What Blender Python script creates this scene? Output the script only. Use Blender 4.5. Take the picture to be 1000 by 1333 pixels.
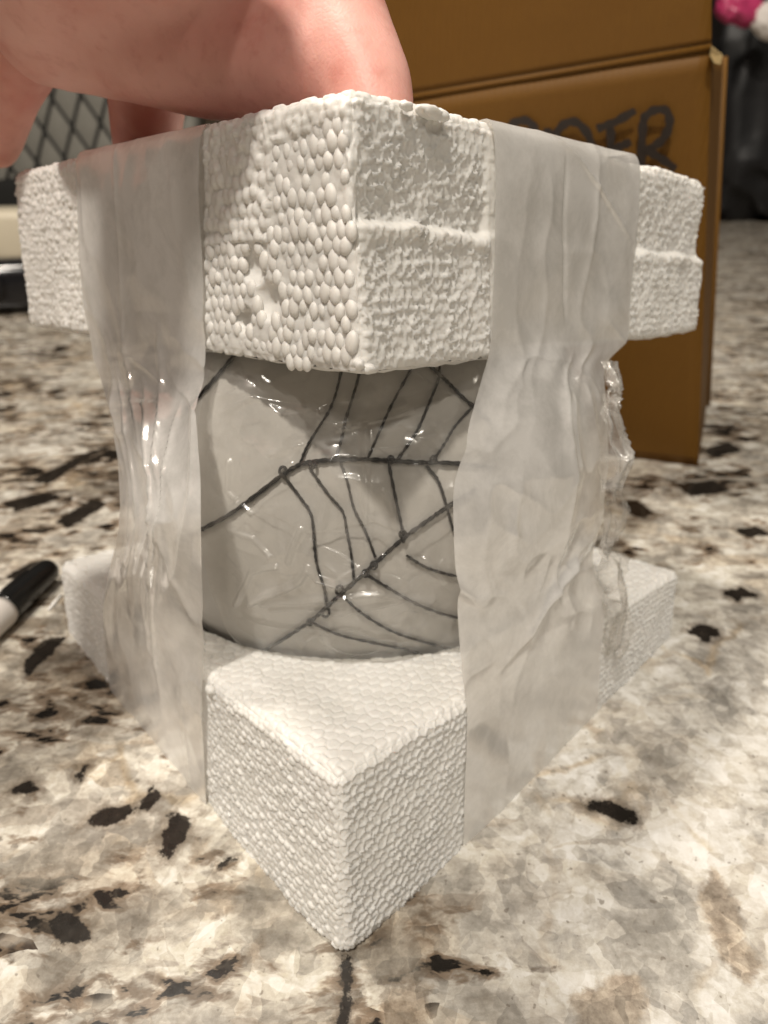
import bpy, bmesh, math, random
import numpy as np
from mathutils import Vector, Matrix
random.seed(7); RNG = np.random.default_rng(11)
scene = bpy.context.scene
for o in list(bpy.data.objects): bpy.data.objects.remove(o)

# ------------------------------------------------------------------ camera
F = 872.0                                  # focal length in photo pixels (1000 x 1333 frame)
PITCH, ROLL = math.radians(28.5), 0.0072
def cam_axes(pitch):
    fw = np.array([0, math.cos(pitch), -math.sin(pitch)])
    u0 = np.array([0, math.sin(pitch), math.cos(pitch)]); r0 = np.array([1.0, 0, 0])
    c, s = math.cos(ROLL), math.sin(ROLL)
    return c*r0 - s*u0, s*r0 + c*u0, fw
FR, FU, FF = cam_axes(math.radians(17.9))  # the frame in which the packed blocks stand upright
WR, WU, WF = cam_axes(PITCH)               # the counter's own frame (blocks are tipped forward by the hand)
SC = 0.75
CF = np.array([0, 0, 0.17664])*SC
def to_cam(p): d = np.asarray(p, float)-CF; return np.array([d@FR, d@FU, d@FF])
near = to_cam(np.array([-0.01212, 0.14023, 0.0])*SC)
CH = -(WR*near[0]+WU*near[1]+WF*near[2])[2] + 0.0012
C0 = np.array([0, 0, CH])
def pix(px, py, t):                        # world point seen at a photo pixel, t metres along the optical axis
    return C0 + t*(WF + (px-500)/F*WR + (666.5-py)/F*WU)
def rdir(px, py): return WF + (px-500)/F*WR + (666.5-py)/F*WU
def on_plane(px, py, p0, n):
    d = rdir(px, py); return C0 + d*(((p0-C0)@n)/(d@n))
def ground(px, py, z=0.0): return on_plane(px, py, np.array([0, 0, z]), np.array([0, 0, 1.0]))
def W(p):                                  # upright block frame -> world
    c = to_cam(np.asarray(p, float)*SC); return C0 + WR*c[0] + WU*c[1] + WF*c[2]

cd = bpy.data.cameras.new("camera"); cam = bpy.data.objects.new("camera", cd); scene.collection.objects.link(cam)
cd.sensor_fit = 'HORIZONTAL'; cd.sensor_width = 36; cd.lens = F/1000*36
m = Matrix.Identity(4)
for i in range(3): m[i][0], m[i][1], m[i][2], m[i][3] = WR[i], WU[i], -WF[i], C0[i]
cam.matrix_world = m
cd.clip_start = 0.01; cd.clip_end = 50
cd.dof.use_dof = True; cd.dof.focus_distance = 0.122; cd.dof.aperture_fstop = 23
scene.camera = cam

# ------------------------------------------------------------------ light
w = bpy.data.worlds.new("World"); scene.world = w; w.use_nodes = True
bg = w.node_tree.nodes["Background"]; bg.inputs[0].default_value = (1.0, 0.86, 0.70, 1); bg.inputs[1].default_value = 0.06
def lamp(name, loc, target, power, radius, col):
    l = bpy.data.lights.new(name, 'AREA'); l.shape = 'DISK'; l.size = radius*2; l.energy = power; l.color = col
    o = bpy.data.objects.new(name, l); scene.collection.objects.link(o); o.location = loc
    o.rotation_euler = (Vector(target)-Vector(loc)).to_track_quat('-Z', 'Y').to_euler(); return o
lamp("ceiling_or_fill_lamp", (-0.25, -0.55, 1.75), (0, .15, .1), 28, .05, (1.0, .925, .82))
lamp("ceiling_or_fill_lamp", (-0.50, 0.55, 1.75), (0, .15, .1), 20, .06, (1.0, .91, .79))
lamp("ceiling_or_fill_lamp", (0.7, -0.95, 1.75), (0, .15, .1), 4.5, .06, (1.0, .92, .80))  # fill light added to brighten the right faces, not a known fixture
lamp("ceiling_or_fill_lamp", (-1.0, -0.7, 1.75), (0, .15, .1), 6, .06, (1.0, .84, .72))  # added warm fill for the left faces, not a known fixture
lamp("ceiling_or_fill_lamp", (-0.12, -1.55, 1.75), (0, .15, .1), 7, .05, (1.0, .92, .81))  # extra frontal light, added so the film creases glint under the overhang
vs = scene.view_settings; vs.view_transform = 'Standard'; vs.look = 'None'; vs.exposure = 0.02; vs.gamma = 1.0
scene.cycles.max_bounces = 10; scene.cycles.transparent_max_bounces = 16
scene.cycles.use_denoising = True

# ------------------------------------------------------------------ helpers
def link(o, parent=None):
    scene.collection.objects.link(o)
    if parent is not None: o.parent = parent
    return o
def mesh_obj(name, V, Fc, mat, parent=None, smooth=True):
    me = bpy.data.meshes.new(name)
    if isinstance(V, np.ndarray): V = V.astype(float)
    me.from_pydata([tuple(v) for v in V] if not isinstance(V, np.ndarray) else V.tolist(), [], Fc if isinstance(Fc, list) else Fc.tolist())
    me.update()
    if smooth: me.polygons.foreach_set('use_smooth', np.ones(len(me.polygons), bool))
    if mat: me.materials.append(mat)
    return link(bpy.data.objects.new(name, me), parent)
def empty(name, loc=(0, 0, 0)):
    o = bpy.data.objects.new(name, None); o.location = loc; o.empty_display_size = .02; return link(o)
def tag(o, label, cat, group=None):
    o['label'] = label; o['category'] = cat
    if group: o['group'] = group
    return o
def local(V, o): return np.asarray(V, float) - np.array(o.location)
def grid_faces(nu, nv, off=0, flip=False):
    i, j = np.meshgrid(np.arange(nu-1), np.arange(nv-1), indexing='ij')
    a = (i*nv+j).ravel()+off
    q = np.stack([a, a+nv, a+nv+1, a+1], 1)
    return q[:, ::-1] if flip else q
def hash2(i, j, seed):
    x = (np.asarray(i).astype(np.int64)*374761393 + np.asarray(j).astype(np.int64)*668265263 + seed*974711) & 0xffffffff
    x = ((x ^ (x >> 13))*1274126177) & 0xffffffff
    return ((x ^ (x >> 16)) & 0xffffff)/float(0xffffff)
def vnoise(u, v, seed):
    i, j = np.floor(u), np.floor(v); fu, fv = u-i, v-j
    fu = fu*fu*(3-2*fu); fv = fv*fv*(3-2*fv)
    a, b, c, d = hash2(i, j, seed), hash2(i+1, j, seed), hash2(i, j+1, seed), hash2(i+1, j+1, seed)
    return (a*(1-fu)+b*fu)*(1-fv)+(c*(1-fu)+d*fu)*fv
def fbm(u, v, seed, oct=4):
    s, a, t = 0, .5, 0
    for k in range(oct):
        s = s+a*vnoise(u*2**k+k*7.3, v*2**k-k*3.1, seed+k); t += a; a *= .5
    return s/t
def sstep(a, b, x): t = np.clip((x-a)/(b-a), 0, 1); return t*t*(3-2*t)
def beads(u, v, pu, pv, jit, seed):
    """jittered hexagonal packing: distance to nearest and second bead (in pitches) and the bead's random number"""
    x, y = u/pu, v/pv
    j0 = np.floor(y); f1 = np.full(x.shape, 9.0); f2 = np.full(x.shape, 9.0); rid = np.zeros(x.shape)
    for dj in (-1, 0, 1, 2):
        j = j0+dj; off = np.where(np.mod(j, 2) > .5, .5, 0.0); i0 = np.floor(x-off)
        for di in (-1, 0, 1, 2):
            i = i0+di
            sx = i+off+(hash2(i, j, seed)-.5)*jit; sy = j+(hash2(i, j, seed+5)-.5)*jit
            d = np.hypot(x-sx, y-sy); nb = d < f1
            f2 = np.where(nb, f1, np.minimum(f2, d)); rid = np.where(nb, hash2(i, j, seed+9), rid); f1 = np.where(nb, d, f1)
    return f1, f2, rid
def tube(pts, r, n=8, caps=True):
    pts = np.asarray(pts, float); k = len(pts); r = np.broadcast_to(np.asarray(r, float), (k,))
    tg = np.gradient(pts, axis=0); tg /= np.linalg.norm(tg, axis=1)[:, None]+1e-12
    up = np.array([0, 0, 1.0]) if abs(tg[0][2]) < .9 else np.array([1.0, 0, 0])
    V = []; nrm = np.cross(tg[0], up); nrm /= np.linalg.norm(nrm)
    for i in range(k):
        nrm = nrm-tg[i]*(nrm@tg[i]); nrm /= np.linalg.norm(nrm); b = np.cross(tg[i], nrm)
        for a in range(n):
            th = 2*math.pi*a/n; V.append(pts[i]+r[i]*(math.cos(th)*nrm+math.sin(th)*b))
    Fc = []
    for i in range(k-1):
        for a in range(n): Fc.append([i*n+a, i*n+(a+1) % n, (i+1)*n+(a+1) % n, (i+1)*n+a])
    if caps: Fc.append(list(range(n))[::-1]); Fc.append([(k-1)*n+a for a in range(n)])
    return V, Fc
def smooth_path(pts, n):
    pts = np.asarray(pts, float); k = len(pts); t = np.linspace(0, k-1, n); out = []
    P = np.vstack([2*pts[0]-pts[1], pts, 2*pts[-1]-pts[-2]])
    for x in t:
        i = min(int(x), k-2); f = x-i; a, b, c, d = P[i], P[i+1], P[i+2], P[i+3]
        out.append(.5*((2*b)+(c-a)*f+(2*a-5*b+4*c-d)*f*f+(3*b-a-3*c+d)*f**3))
    return np.array(out)

# ------------------------------------------------------------------ materials
class NT:
    def __init__(s, name):
        s.m = bpy.data.materials.new(name); s.m.use_nodes = True; s.t = s.m.node_tree; s.t.nodes.clear()
        s.out = s.t.nodes.new('ShaderNodeOutputMaterial')
    def n(s, typ, ins=None, **kw):
        nd = s.t.nodes.new(typ)
        for k, v in kw.items(): setattr(nd, k, v)
        for k, v in (ins or {}).items():
            if isinstance(v, bpy.types.NodeSocket): s.t.links.new(v, nd.inputs[k])
            else: nd.inputs[k].default_value = v
        return nd
    def math(s, op, a, b=0.0, c=None, clamp=False):
        ins = {0: a, 1: b}
        if c is not None: ins[2] = c
        return s.n('ShaderNodeMath', ins, operation=op, use_clamp=clamp).outputs[0]
    def mix(s, f, a, b, blend='MIX'):
        nd = s.n('ShaderNodeMix', data_type='RGBA', blend_type=blend)
        for k, v in ((0, f), (6, a), (7, b)):
            if isinstance(v, bpy.types.NodeSocket): s.t.links.new(v, nd.inputs[k])
            else: nd.inputs[k].default_value = v if k == 0 else (*v, 1)
        return nd.outputs[2]
    def ss(s, x, a, b):
        return s.n('ShaderNodeMapRange', {0: x, 1: a, 2: b}, interpolation_type='SMOOTHSTEP').outputs[0]
    def noise(s, vec, scale, detail=4, rough=.55, dist=0.0):
        return s.n('ShaderNodeTexNoise', {'Vector': vec, 'Scale': scale, 'Detail': detail, 'Roughness': rough, 'Distortion': dist})
    def coord(s): return s.n('ShaderNodeTexCoord').outputs['Object']
    def bump(s, h, strength, dist): return s.n('ShaderNodeBump', {'Height': h, 'Strength': strength, 'Distance': dist}).outputs[0]
    def done(s, sh): s.t.links.new(sh, s.out.inputs[0]); return s.m
    def pbr(s, **k):
        ins = {}
        for a, v in k.items():
            a = a.replace('_', ' '); a = {'Base': 'Base Color', 'Spec': 'Specular IOR Level', 'SSS': 'Subsurface Weight'}.get(a, a)
            if isinstance(v, tuple) and len(v) == 3 and a == 'Base Color': v = (*v, 1)
            ins[a] = v
        return s.n('ShaderNodeBsdfPrincipled', ins).outputs[0]

def foam_mat():
    t = NT('foam'); co = t.coord()
    n1 = t.noise(co, 60, 3).outputs[0]; n2 = t.noise(co, 1500, 4, .7).outputs[0]
    col = t.mix(t.ss(n1, .35, .7), (.77, .755, .72), (.82, .805, .775))
    b = t.bump(n2, .35, .0002)
    return t.done(t.pbr(Base=col, Roughness=.42, Spec=.45, SSS=.35, Subsurface_Radius=(1, .9, .8), Subsurface_Scale=.0022, Normal=b))
M_FOAM = foam_mat()
def bead_mat():
    t = NT('foam_bead'); co = t.coord()
    b = t.bump(t.noise(co, 900, 3).outputs[0], .2, .0002)
    return t.done(t.pbr(Base=(.79, .765, .725), Roughness=.38, Spec=.45, SSS=.4, Subsurface_Radius=(1, .9, .8), Subsurface_Scale=.002, Normal=b))
M_BEAD = bead_mat()
def tape_mat():
    t = NT('frosted_tape'); co = t.coord()
    n1 = t.noise(co, 60, 6, .65, .3).outputs[0]; n2 = t.noise(co, 420, 3).outputs[0]
    col = t.mix(n1, (.93, .91, .885), (.97, .96, .94))
    bp = t.bump(n2, .12, .0004)
    d = t.n('ShaderNodeBsdfDiffuse', {'Color': col, 'Normal': bp}).outputs[0]
    tl = t.n('ShaderNodeBsdfTranslucent', {'Color': col, 'Normal': bp}).outputs[0]
    body = t.n('ShaderNodeMixShader', {0: .20, 1: d, 2: tl}).outputs[0]
    tr = t.n('ShaderNodeBsdfTransparent', {'Color': (.95, .93, .9, 1)}).outputs[0]
    op = t.n('ShaderNodeMapRange', {0: n1, 1: .40, 2: .62, 3: .18, 4: .44}).outputs[0]
    body = t.n('ShaderNodeMixShader', {0: op, 1: body, 2: tr}).outputs[0]
    gl = t.n('ShaderNodeBsdfGlossy', {'Color': (1, 1, 1, 1), 'Roughness': .16, 'Normal': bp}).outputs[0]
    fc = t.n('ShaderNodeLayerWeight', {'Blend': .5}).outputs['Facing']
    fr = t.math('MULTIPLY_ADD', t.math('POWER', fc, 4.0),   .6, .25)
    return t.done(t.n('ShaderNodeMixShader', {0: fr, 1: body, 2: gl}).outputs[0])
M_TAPE = tape_mat()
def film_mat(name, haze, rough):
    t = NT(name); co = t.coord()
    n1 = t.noise(co, 70, 5, .6, .8).outputs[0]
    bp = t.bump(t.noise(co, 130, 2).outputs[0], .15, .0006)
    tr = t.n('ShaderNodeBsdfTransparent', {'Color': (.96, .95, .93, 1)}).outputs[0]
    df = t.n('ShaderNodeBsdfDiffuse', {'Color': (.62, .60, .57, 1)}).outputs[0]
    hz = t.n('ShaderNodeMapRange', {0: n1, 1: .46, 2: .72, 3: haze*.22, 4: haze*3.0}).outputs[0]
    body = t.n('ShaderNodeMixShader', {0: hz, 1: tr, 2: df}).outputs[0]
    gl = t.n('ShaderNodeBsdfGlossy', {'Roughness': rough, 'Normal': bp}).outputs[0]; g2 = t.n('ShaderNodeBsdfGlossy', {'Roughness': .38, 'Normal': bp}).outputs[0]
    gl = t.n('ShaderNodeMixShader', {0: .3, 1: gl, 2: g2}).outputs[0]
    fc = t.n('ShaderNodeLayerWeight', {'Blend': .5}).outputs['Facing']
    fr = t.math('MULTIPLY_ADD', t.math('POWER', fc, 4.0), .8, .10)
    return t.done(t.n('ShaderNodeMixShader', {0: fr, 1: body, 2: gl}).outputs[0])
M_FILM = film_mat('clear_film', .12, .14)
M_EDGE = film_mat('clear_tape_edge', .22, .12)
def plain(name, col, rough=.5, spec=.5, nscale=0, namp=.15, bump=0, **k):
    t = NT(name); co = t.coord(); kw = dict(Roughness=rough, Spec=spec, **k)
    if nscale:
        n = t.noise(co, nscale, 5).outputs[0]
        kw['Base'] = t.mix(n, tuple(c*(1-namp) for c in col), tuple(min(1, c*(1+namp)) for c in col))
        if bump: kw['Normal'] = t.bump(n, .4, bump)
    else: kw['Base'] = col
    return t.done(t.pbr(**kw))

# ------------------------------------------------------------------ granite counter
def granite_mat():
    t = NT('granite'); co = t.coord()
    at = lambda n: t.n('ShaderNodeAttribute', attribute_name=n).outputs['Fac']
    wv = t.noise(co, 38, 4, .6).outputs['Color']
    wv = t.n('ShaderNodeVectorMath', {0: wv, 1: (.5, .5, .5)}, operation='SUBTRACT').outputs[0]
    wv = t.n('ShaderNodeVectorMath', {0: wv, 'Scale': .008}, operation='SCALE').outputs[0]
    pw = t.n('ShaderNodeVectorMath', {0: co, 1: wv}, operation='ADD').outputs[0]
    st = t.n('ShaderNodeMapping', {'Vector': pw, 'Rotation': (0, 0, math.radians(-48)), 'Scale': (1, 2.3, 1)}, vector_type='POINT').outputs[0]
    calm = at('calm'); nstreak = t.noise(st, 30, 9, .66).outputs[0]; nbig = t.noise(pw, 9, 5, .55).outputs[0]
    col = t.mix(t.ss(nstreak, .34, .60), (.22, .19, .15), (.60, .58, .53))
    white = t.mix(t.ss(t.math('ADD', t.noise(pw, 42, 8, .66).outputs[0], t.math('MULTIPLY', calm, .02)), .34, .62), (.33, .32, .30), (.645, .635, .615))
    wm = t.math('MULTIPLY', t.ss(nbig, .40, .56), t.math('MULTIPLY_ADD', calm, .65, .35), clamp=True)
    wm = t.math('MAXIMUM', wm, t.math('MULTIPLY', calm, .85))
    col = t.mix(wm, col, white)
    smoke = t.math('MULTIPLY', t.ss(t.noise(st, 48, 7, .66).outputs[0], .50, .66), t.ss(t.noise(co, 16, 3).outputs[0], .36, .56))
    col = t.mix(t.math('MULTIPLY', smoke, t.math('MULTIPLY_ADD', calm, -.70, .85)), col, (.30, .265, .22))
    # translucent grey / tan quartz grains: warped cells
    vo = t.n('ShaderNodeTexVoronoi', {'Vector': st, 'Scale': 40.0, 'Randomness': 1.0}, feature='F1')
    sep = t.n('ShaderNodeSeparateColor', {0: vo.outputs['Color']})
    gq = t.math('MULTIPLY', t.ss(sep.outputs[0], .55, .60), t.ss(t.noise(co, 20, 4).outputs[0], .42, .54))
    gcol = t.mix(sep.outputs[1], (.26, .21, .15), (.46, .42, .36))
    gcol = t.mix(t.ss(t.noise(co, 170, 7, .75).outputs[0], .35, .70), gcol, (.56, .52, .45))
    col = t.mix(t.math('MULTIPLY', gq, t.math('MULTIPLY_ADD', calm, -.45, .8)), col, gcol)
    # seams between grains
    pv = t.n('ShaderNodeVectorMath', {0: pw, 1: t.n('ShaderNodeVectorMath', {0: wv, 'Scale': 1.2}, operation='SCALE').outputs[0]}, operation='ADD').outputs[0]
    ve = t.n('ShaderNodeTexVoronoi', {'Vector': pv, 'Scale': 21.0}, feature='DISTANCE_TO_EDGE').outputs['Distance']
    seam = t.math('MULTIPLY', t.ss(ve, .045, .0), t.ss(t.noise(co, 26, 5).outputs[0], .48, .60))
    col = t.mix(t.math('MULTIPLY', seam, .5), col, (.34, .25, .13))
    # brown and black mica: streaked specks, fewer where calm
    busy = at('busy'); nf = t.noise(st, 66, 4.5, .6, .2).outputs[0]; cl = t.noise(st, 15, 3).outputs[0]
    nf = t.math('ADD', nf, t.math('MULTIPLY', t.math('SUBTRACT', cl, .5), .75))
    nf = t.math('SUBTRACT', nf, t.math('MULTIPLY', calm, .24)); nf = t.math('ADD', nf, t.math('MULTIPLY', busy, .045))
    vm = t.n('ShaderNodeTexVoronoi', {'Vector': st, 'Scale': 95.0}, feature='F1'); sm_ = t.n('ShaderNodeSeparateColor', {0: vm.outputs['Color']})
    pick = t.math('ADD', sm_.outputs[0], t.math('MULTIPLY', t.math('SUBTRACT', cl, .5), 1.1)); pick = t.math('SUBTRACT', pick, t.math('MULTIPLY', calm, .25))
    pick = t.math('ADD', pick, t.math('MULTIPLY', busy, .06))
    col = t.mix(t.math('MULTIPLY', t.ss(pick, .80, .90), .30), col, t.mix(sm_.outputs[1], (.18, .12, .075), (.36, .30, .22)))
    col = t.mix(t.ss(pick, 1.0, 1.06), col, t.mix(sm_.outputs[2], (.02, .016, .013), (.07, .05, .036)))
    col = t.mix(t.math('MULTIPLY', t.ss(nf, .52, .62), .85), col, (.20, .145, .095))
    col = t.mix(t.ss(nf, .63, .67), col, (.020, .016, .013))
    # the large individual inclusions
    rag = t.math('MULTIPLY', t.math('SUBTRACT', t.noise(co, 150, 7, .7).outputs[0], .5), .010)
    tn = t.ss(t.math('ADD', at('tan_patch'), rag), -.0012, .0012)
    tcol = t.mix(t.ss(t.noise(co, 140, 8, .75).outputs[0], .32, .66), (.20, .145, .095), (.48, .42, .34))
    col = t.mix(t.math('MULTIPLY', tn, .75), col, tcol)
    gy = t.ss(t.math('ADD', at('grey_patch'), rag), -.002, .003)
    col = t.mix(t.math('MULTIPLY', gy, .7), col, t.mix(t.ss(t.noise(co, 100, 8, .72).outputs[0], .3, .7), (.15, .13, .105), (.42, .39, .34)))
    fl = t.ss(t.math('ADD', at('flake'), t.math('MULTIPLY', rag, .8)), -.00035, .00035)
    halo = t.ss(t.math('ADD', at('flake'), t.math('MULTIPLY', rag, 1.6)), -.0028, .0003)
    col = t.mix(t.math('MULTIPLY', halo, .55), col, (.17, .13, .09))
    col = t.mix(fl, col, t.mix(t.noise(co, 300, 4).outputs[0], (.008, .007, .006), (.05, .04, .032)))
    for sc_, am_ in ((150.0, .20), (62.0, .17), (330.0, .22)):
        vx = t.n('ShaderNodeTexVoronoi', {'Vector': pw if sc_ > 100 else st, 'Scale': sc_}, feature='F1'); vg = t.n('ShaderNodeSeparateColor', {0: vx.outputs['Color']}).outputs[1]
        col = t.mix(am_, col, t.mix(vg, (.14, .13, .115), (.86, .855, .84)), 'OVERLAY')
    gr = t.noise(co, 480, 7, .78).outputs[0]
    col = t.mix(.6, col, t.mix(t.ss(gr, .3, .7), (.40, .385, .36), (.60, .60, .60)), 'OVERLAY')
    ck = t.n('ShaderNodeTexVoronoi', {'Vector': pv, 'Scale': 75.0}, feature='DISTANCE_TO_EDGE').outputs['Distance']
    ckm = t.math('MULTIPLY', t.ss(ck, .05, .0), t.ss(t.noise(co, 35, 5).outputs[0], .46, .60))
    col = t.mix(t.math('MULTIPLY', ckm, .22), col, (.25, .21, .16))
    sp = t.ss(t.noise(co, 420, 2, .5).outputs[0], .66, .72)
    col = t.mix(t.math('MULTIPLY', sp, .5), col, (.14, .11, .08))
    col = t.mix(.34, col, col, 'OVERLAY')
    col = t.n('ShaderNodeHueSaturation', {'Saturation': .86, 'Value': .92, 'Color': col}).outputs[0]
    bp = t.bump(t.noise(co, 40, 3).outputs[0], .05, .001)
    return t.done(t.pbr(Base=col, Roughness=t.math('MULTIPLY_ADD', gr, .12, .13), Spec=.45, Normal=bp))
M_GRAN = granite_mat()
def seglist(a, b, fine, coarse_lo, coarse_hi):
    return np.concatenate([coarse_lo, np.arange(a, b, fine), coarse_hi])
gx = seglist(-.24, .30, .0013, np.linspace(-1.6, -.245, 24), np.linspace(.302, 1.6, 24))
gy_ = seglist(.045, .36, .0013, np.linspace(-.35, .04, 10), np.linspace(.362, 2.6, 50))
GX, GY = np.meshgrid(gx, gy_, indexing='ij')
def poly_sdf(poly):
    pts = np.array([ground(*p)[:2] for p in poly]); d = np.full(GX.shape, 9.0); ins = np.zeros(GX.shape, bool)
    lo, hi = pts.min(0)-.02, pts.max(0)+.02
    sel = (GX > lo[0]) & (GX < hi[0]) & (GY > lo[1]) & (GY < hi[1])
    x, y = GX[sel], GY[sel]; dd = np.full(x.shape, 9.0); ii = np.zeros(x.shape, bool)
    for k in range(len(pts)):
        a, b = pts[k], pts[(k+1) % len(pts)]; e = b-a; L = e@e
        tt = np.clip(((x-a[0])*e[0]+(y-a[1])*e[1])/L, 0, 1)
        dd = np.minimum(dd, np.hypot(x-a[0]-tt*e[0], y-a[1]-tt*e[1]))
        c = ((a[1] > y) != (b[1] > y)) & (x < (b[0]-a[0])*(y-a[1])/(b[1]-a[1]+1e-12)+a[0]); ii ^= c
    r = np.full(GX.shape, -.02); r[sel] = np.where(ii, dd, -dd); return np.maximum(r, -.02)
def sdf_union(polys):
    r = np.full(GX.shape, -.02)
    for p in polys: r = np.maximum(r, poly_sdf(p))
    return r.ravel()
flakes = [
 [(108,1073),(126,1055),(150,1047),(180,1055),(160,1068),(140,1076)], [(208,1112),(222,1062),(232,1056),(253,1063),(240,1090),(218,1119)],
 [(183,1052),(192,1022),(205,1020),(210,1038),(196,1052)], [(62,1200),(80,1182),(108,1200),(122,1220),(90,1232),(64,1218)],
 [(446,1250),(459,1250),(457,1300),(452,1345),(443,1345),(446,1300)], [(757,1045),(775,1040),(800,1046),(828,1058),(826,1072),(800,1068),(778,1058)],
 [(14,1030),(36,1014),(50,1026),(36,1036)], [(98,1010),(112,1000),(104,1018)], [(30,860),(60,832),(88,828),(60,858),(36,880)],
 [(893,822),(915,812),(938,822),(918,838)], [(940,772),(965,764),(985,775),(960,782)], [(806,655),(828,650),(850,668),(840,676),(818,668)],
 [(955,690),(985,684),(1000,696),(975,700)], [(280,1128),(300,1112),(303,1118),(288,1134)], [(150,740),(175,720),(180,724),(160,742)],
 [(0,755),(30,738),(58,726),(30,750)], [(40,625),(110,590),(150,578),(110,600),(60,632)], [(5,655),(60,640),(80,648),(20,668)], [(70,680),(120,650),(140,655),(90,688)],
 [(85,535),(130,520),(155,518),(110,540)], [(915,585),(950,575),(965,588),(930,596)], [(880,630),(930,625),(950,640),(900,646)] ]
tans = [
 [(240,1128),(252,1096),(275,1090),(262,1122),(246,1134)], [(745,1300),(778,1276),(830,1268),(846,1300),(830,1345),(752,1345)],
 [(270,1190),(285,1160),(310,1150),(300,1185)], [(330,1230),(345,1200),(352,1196),(340,1235),(325,1250)], [(498,1290),(530,1274),(560,1286),(556,1345),(500,1345)],
 [(900,1170),(930,1130),(960,1180),(990,1260),(970,1280),(930,1230)], [(160,1130),(178,1098),(190,1095),(172,1135)] ]
greys = [
 [(45,1270),(70,1225),(105,1215),(128,1240),(110,1275),(60,1285)], [(0,1130),(60,1090),(140,1095),(150,1130),(80,1160),(0,1165)],
 [(140,1190),(200,1150),(230,1160),(190,1210)], [(470,1240),(520,1195),(550,1230),(545,1280),(480,1290)], [(780,1030),(788,995),(806,1010),(812,1040)],
 [(595,1130),(640,1120),(690,1125),(640,1142),(600,1142)], [(300,1170),(350,1130),(400,1190),(380,1240),(320,1220)], [(672,1100),(695,1070),(712,1084),(690,1112)] ]
vc = np.stack([GX.ravel(), GY.ravel(), np.zeros(GX.size)], 1)
counter = mesh_obj('granite_counter', vc, grid_faces(len(gx), len(gy_)), M_GRAN)
counter['kind'] = 'structure'
for nm, val in (('flake', sdf_union(flakes)), ('tan_patch', sdf_union(tans)), ('grey_patch', sdf_union(greys)),
                ('busy', sstep(.02, -.08, GX.ravel()+.0)*sstep(.15, .26, GY.ravel())), ('calm', sstep(.0, .06, GX.ravel()-.2*(GY.ravel()-.1))*sstep(.25, .15, GY.ravel()))):
    counter.data.attributes.new(nm, 'FLOAT', 'POINT').data.foreach_set('value', np.ascontiguousarray(val, dtype=np.float32))
# slab edge, far wall and floor, hardly seen
wall = mesh_obj('wall', [(-3, 3.6, -1), (3, 3.6, -1), (3, 3.6, 2.6), (-3, 3.6, 2.6)], [[0, 1, 2, 3]], plain('wall_paint', (.16, .12, .08), .8, nscale=3)); wall['kind'] = 'structure'

# ------------------------------------------------------------------ foam blocks
LB, HB = .2*SC, .0597*SC
fit = {'l': dict(nt=(440,1015,(-.0121,.1402,.0597)), nb=(447,1252,(-.0121,.1402,0)), lt=(80,733,(-.1501,.285,.0597)), lb=(97,888,(-.1501,.285,0)), rt=(882,745,(.1327,.2782,.0597)), rb=(866,880,(.1327,.2782,0))),
       'u': dict(nt=(457,111,(-.0057,.1577,.2178)), nb=(469,491,(-.0065,.1594,.1587)), lt=(20,224,(-.1484,.2976,.224)), lb=(42,426,(-.1493,.2994,.1649)), rt=(919,235,(.1344,.3004,.22)), rb=(906,434,(.1335,.3022,.1609)))}
HX = {}
for k, d in fit.items():
    h = {}
    for c, (px, py, p) in d.items(): h[c] = pix(px, py, to_cam(np.array(p)*SC)[2])
    h['bt'] = h['lt']+h['rt']-h['nt']; h['bb'] = h['lb']+h['rb']-h['nb']; HX[k] = h
def tri(h, a, b, c):                      # trilinear: a near->right, b near->left, c bottom->top
    a, b, c = a[..., None], b[..., None], c[..., None]
    bot = h['nb']*(1-a)*(1-b)+h['rb']*a*(1-b)+h['lb']*(1-a)*b+h['bb']*a*b
    top = h['nt']*(1-a)*(1-b)+h['rt']*a*(1-b)+h['lt']*(1-a)*b+h['bt']*a*b
    return bot*(1-c)+top*c
def unit(v): return v/np.linalg.norm(v)
AX = {k: (unit(h['rb']-h['nb']), unit(h['lb']-h['nb']), unit(h['nt']-h['nb'])) for k, h in HX.items()}
NRM = {k: (unit(np.cross(a[1], a[2])), unit(np.cross(a[2], a[0])), unit(np.cross(a[0], a[1]))) for k, a in AX.items()}
NRM = {k: tuple(n*np.sign(n@a) for n, a in zip(NRM[k], AX[k])) for k in AX}   # outward along +a, +b, +c
NL = {k: -NRM[k][0] for k in NRM}          # left face is a = 0
NR = {k: -NRM[k][1] for k in NRM}          # right face is b = 0
def face_uv(k, face, px, py):              # metres (from near edge, from bottom) on a face
    h = HX[k]; n = NL[k] if face == 'L' else NR[k]
    p = on_plane(px, py, h['nb'], n)-h['nb']; ax = AX[k]
    return (p@ax[1] if face == 'L' else p@ax[0]), p@ax[2]
def face_pt(k, face, px, py, off=0.0):
    n = NL[k] if face == 'L' else NR[k]
    return on_plane(px, py, HX[k]['nb'], n)+n*off
def uv_poly(k, face, pts): return np.array([face_uv(k, face, *p) for p in pts])
def in_poly(poly, x, y):
    ii = np.zeros(np.shape(x), bool)
    for q in range(len(poly)):
        a, b = poly[q], poly[(q+1) % len(poly)]
        ii ^= ((a[1] > y) != (b[1] > y)) & (x < (b[0]-a[0])*(y-a[1])/(b[1]-a[1]+1e-12)+a[0])
    return ii
def band(rows):                            # tape edges in face coordinates as a function of height
    r = sorted(rows, key=lambda q: q[0]); z = [q[0] for q in r]
    return lambda v: (np.interp(v, z, [q[1] for q in r]), np.interp(v, z, [q[2] for q in r]))
def mkband(k, face, prs):
    rows = []
    for a, b in prs:
        ua, va = face_uv(k, face, *a); ub, vb = face_uv(k, face, *b); rows.append(((va+vb)/2, min(ua, ub), max(ua, ub)))
    return band(rows)
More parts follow.
